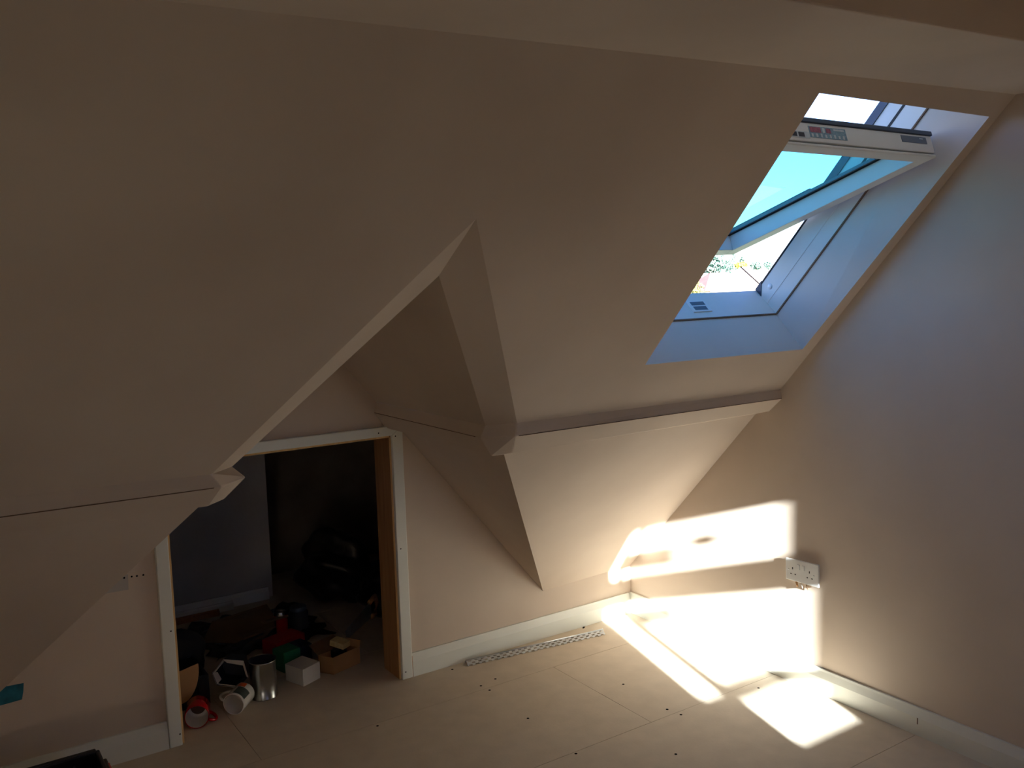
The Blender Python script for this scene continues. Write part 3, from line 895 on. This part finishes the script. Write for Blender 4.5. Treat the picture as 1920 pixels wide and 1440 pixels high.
# flat cardboard tilted up at the back
MS = None
sp = [(-1.76, .80, .03), (-1.702, .837, .10), (-1.462, .815, .13), (-1.465, .72, .11), (-1.475, .68, .07), (-1.53, .66, .04), (-1.65, .70, .03)]
tag(poly('cardboard_sheet', sp, [(0, 1, 2, 3, 4, 5, 6)], CARD2, solid=.004), 'large dull brown cardboard sheet lying tilted towards the back wall', 'cardboard')
# loose papers and strips on the heap
for i, (cx, cy, a, L, w, z, m, lab) in enumerate((
        (-1.585, .585, .55, .20, .035, .100, CARD2, 'dull brown card strip lying on the heap behind the tin'),
        (-1.640, .545, .75, .22, .030, .092, DGREY, 'dark grey strip lying on the heap behind the tin'),
        (-1.470, .690, .40, .14, .022, .100, CARD2, 'short thin brown offcut lying on the heap by the red case'))):
    M = Matrix.Translation((cx, cy, z)) @ Matrix.Rotation(a, 4, 'Z') @ Matrix.Rotation(math.radians(6), 4, 'Y')
    tag(box('offcut_strip', (-L / 2, -w / 2, -.004), (L / 2, w / 2, .004), m, None, M), lab, 'offcut')
tag(blob('rag', (-1.73, .42, .035), (.07, .07, .035), SHEETB, .18, 3, 9), 'black rag heaped on the floor behind the tin', 'rag')
vs_, fs_ = [], []  # black sheet added to darken the bare floor around the heap
nx, ny = 26, 16
for iy in range(ny + 1):
    for ix in range(nx + 1):
        x = -1.76 + .52 * ix / nx + .02 * math.sin(iy * 1.7)
        y = .60 + .50 * iy / ny + .03 * math.sin(ix * .9)
        vs_.append((x, y, .006 + .010 * abs(math.sin(ix * 1.3 + iy * .6) * math.sin(iy * 1.1 - ix * .4))))
for iy in range(ny):
    for ix in range(nx):
        k = iy * (nx + 1) + ix
        fs_.append((k, k + 1, k + nx + 2, k + nx + 1))
tag(poly('darkening_sheet', vs_, fs_, SHEETB, smooth=True), 'crumpled black sheet added to darken the floor under the cupboard heap', 'sheet')
# lengths of moulding along the back wall
for i, (x0, x1, y, z, h, m, lab) in enumerate((
        (-2.45, -1.31, 1.262, 0.0, .060, PRIMED, 'tallest white moulding length along the cupboard back wall'),
        (-2.40, -1.50, 1.225, 0.0, .040, PRIMED, 'shorter white moulding length in front of the tall one'),
        (-2.30, -1.58, 1.185, 0.0, .028, PINE_D, 'low brown batten on the floor before the white mouldings'))):
    pr_ = [(0, 0), (-.018, 0), (-.018, h * .7), (-.010, h * .86), (-.008, h), (0, h)]
    bm = bmesh.new()
    bm_prism(bm, [(x0, y + p[0], z + p[1]) for p in pr_], (x1 - x0, 0, 0))
    tag(from_bm('moulding_length', bm, m), lab, 'moulding')
# rubble sacks filling the dark right-hand side
def sack(c, r, lab, seed):
    o = blob('rubble_sack', c, r, SHEETB, .16, 4, seed)
    rnd = random.Random(seed)
    me = o.data
    for v in me.vertices:                       # tight folds of crumpled polythene
        d = Vector(v.co) - Vector(c)
        k = .030 * math.sin(31 * d.x + 9 * d.z + seed) * math.sin(23 * d.y + 13 * d.z) + .020 * math.sin(47 * d.z + 20 * d.x)
        v.co = v.co + d.normalized() * k * .6
        if v.co.z < .002: v.co.z = .002
    tag(o, lab, 'sack')
sack((-1.03, 1.05, .15), (.16, .20, .19), 'bulky black rubble sack at the back of the cupboard', 20)
sack((-.90, .68, .12), (.15, .16, .15), 'lower black rubble sack slumped behind the right post', 21)
M = Matrix.Translation((-1.17, .43, .115)) @ Matrix.Rotation(.72, 4, 'Z') @ Matrix.Rotation(math.radians(-4), 4, 'Y')
hs = thing('hand_saw', 'old hand saw with reddish handle leaning on the sack by the right post', 'saw', (-1.17, .43, .0))
prism('blade', [(-.16, 0, -.028), (.10, 0, -.045), (.10, 0, .030), (-.16, 0, .012)], (0, .002, 0), STEEL, hs, M)
bm = bmesh.new()
bm_tube(bm, [(.09, .001, -.04), (.14, .001, -.045), (.165, .001, -.005), (.15, .001, .035), (.09, .001, .028)], .011, 8, M)
from_bm('handle', bm, PINE_D, hs, smooth=True)

# ================================================================== OUTSIDE
E0 = Vector((-2.7233, -3.1506, 1.55))
def out(az, el, D):
    a, e = math.radians(az), math.radians(el)
    return E0 + Vector((math.sin(a), math.cos(a), math.tan(e))) * D
tag(box('ground', (-200, 3, -7.2), (400, 400, -7.0), GRASSM), 'ground of the neighbourhood far below the roof window', 'ground')
bpy.data.objects['ground']['kind'] = 'structure'
def hiproof(name, label, apex, half, drop, az, m, ridge=5.0, wall_h=3.0):
    t = thing(name, label, 'house', (apex.x, apex.y, -7.0))
    M = Matrix.Translation(apex) @ Matrix.Rotation(-math.radians(az), 4, 'Z')
    ev = [(-half, -half, -drop), (half, -half, -drop), (half, ridge + half, -drop), (-half, ridge + half, -drop)]
    P = [M @ Vector(p) for p in [(0, 0, 0), (0, ridge, 0)] + ev]
    poly('roof', P, [(0, 2, 3), (0, 3, 4, 1), (1, 4, 5), (0, 1, 5, 2)], m, t)
    w = half - .35
    zb = -7.0 - apex.z
    bm = bmesh.new()
    bm_box(bm, (-w, -w, zb), (w, ridge + w, -drop), M)
    from_bm('wall', bm, RENDERM, t)
    for a_, b_ in ((0, 3),) if m is SLATE else ():
        tube('ridge_tiles', [P[a_], P[b_]], .035, LEAD, t, n=6)
    for k in (-1, 1):
        f = box('window', (k * w * .5 - .6, -w - .05, -drop - 2.0), (k * w * .5 + .6, -w + .02, -drop - .8), PRIMED, t, M)
        box('pane', (k * w * .5 - .52, -w - .07, -drop - 1.92), (k * w * .5 + .52, -w - .045, -drop - .88), GASKET, f, M)
    return t, M
hiproof('house', 'neighbouring house with a broad pale hipped roof, nearest below the window', out(47.75, .50, 40), 5.2, 4.6, 47.75 + 5, SLATE, 4.0)
t, M = hiproof('house', 'farther house with a red tiled roof beyond the pale hipped one', out(45.95, .20, 85), 2.2, 1.6, 100, REDTILE, 2.0)
p = out(46.7, .25, 84)
hiproof('house', 'small distant house with red roof at the left of the gap', out(45.3, .0, 120), 3.2, 2.2, 20, REDTILE, 3.0)
def tree(name, label, c, r, h, m, seed, kind='round'):
    t = thing(name, label, 'tree', (c.x, c.y, -7.0))
    tube('trunk', [(c.x, c.y, -7.0), (c.x + .1, c.y, c.z - h * .2)], [r * .14, r * .06], BARK, t, n=8)
    rnd = random.Random(seed)
    bm = bmesh.new()
    # leaf clusters: small tilted leaf blades scattered through the crown
    for k in range(420):
        if kind == 'cone':
            u = rnd.random() ** .7
            rr = r * u * (.55 + .45 * rnd.random())
            a = rnd.uniform(0, 6.283)
            p = Vector((c.x + rr * math.cos(a), c.y + rr * math.sin(a), c.z + h * (.5 - u)))
        else:
            d = Vector((rnd.gauss(0, 1), rnd.gauss(0, 1), rnd.gauss(0, 1))).normalized() * (rnd.random() ** .35)
            p = Vector((c.x + r * d.x, c.y + r * d.y, c.z + h * .5 * d.z))
        s = r * rnd.uniform(.09, .20)
        q = Vector((rnd.gauss(0, 1), rnd.gauss(0, 1), rnd.gauss(0, 1))).normalized()
        w = q.cross(Vector((rnd.gauss(0, 1), rnd.gauss(0, 1), rnd.gauss(0, 1)))).normalized()
        v = [bm.verts.new(p + q * s), bm.verts.new(p + w * s * .6), bm.verts.new(p - q * s), bm.verts.new(p - w * s * .6)]
        bm.faces.new(v)
    o = from_bm('foliage', bm, m, t)
    o['kind'] = 'stuff'
    return t
tree('tree', 'tall dark conifer standing beyond the pale roof', out(47.35, .95, 130), .75, 2.6, LEAF1, 1, 'cone')
tree('tree', 'broad blue-green conifer left of the yellow tree', out(47.05, .55, 125), .95, 1.9, LEAF1, 2)
tree('tree', 'bushy yellow-green tree just above the roof apex', out(47.78, .60, 75), .55, .55, LEAF2, 3)
tree('tree', 'pale green rounded tree behind the red roof', out(46.15, .75, 140), 2.0, 3.4, LEAF1, 5)
tree('tree', 'dark bushy conifer right of the tall one', out(47.85, .80, 140), 1.0, 2.0, LEAF1, 6, 'cone')
tree('tree', 'faint distant tree at the right of the skyline', out(48.65, .55, 190), 1.3, 1.8, LEAF1, 7)
tree('tree', 'nearby olive-leaved treetop at the lower left of the gap', out(45.1, -.95, 30), .30, .75, LEAF3, 8)
tree('tree', 'faintest distant tree at the far right of the skyline', out(49.35, .55, 190), 1.0, 1.6, LEAF1, 11)
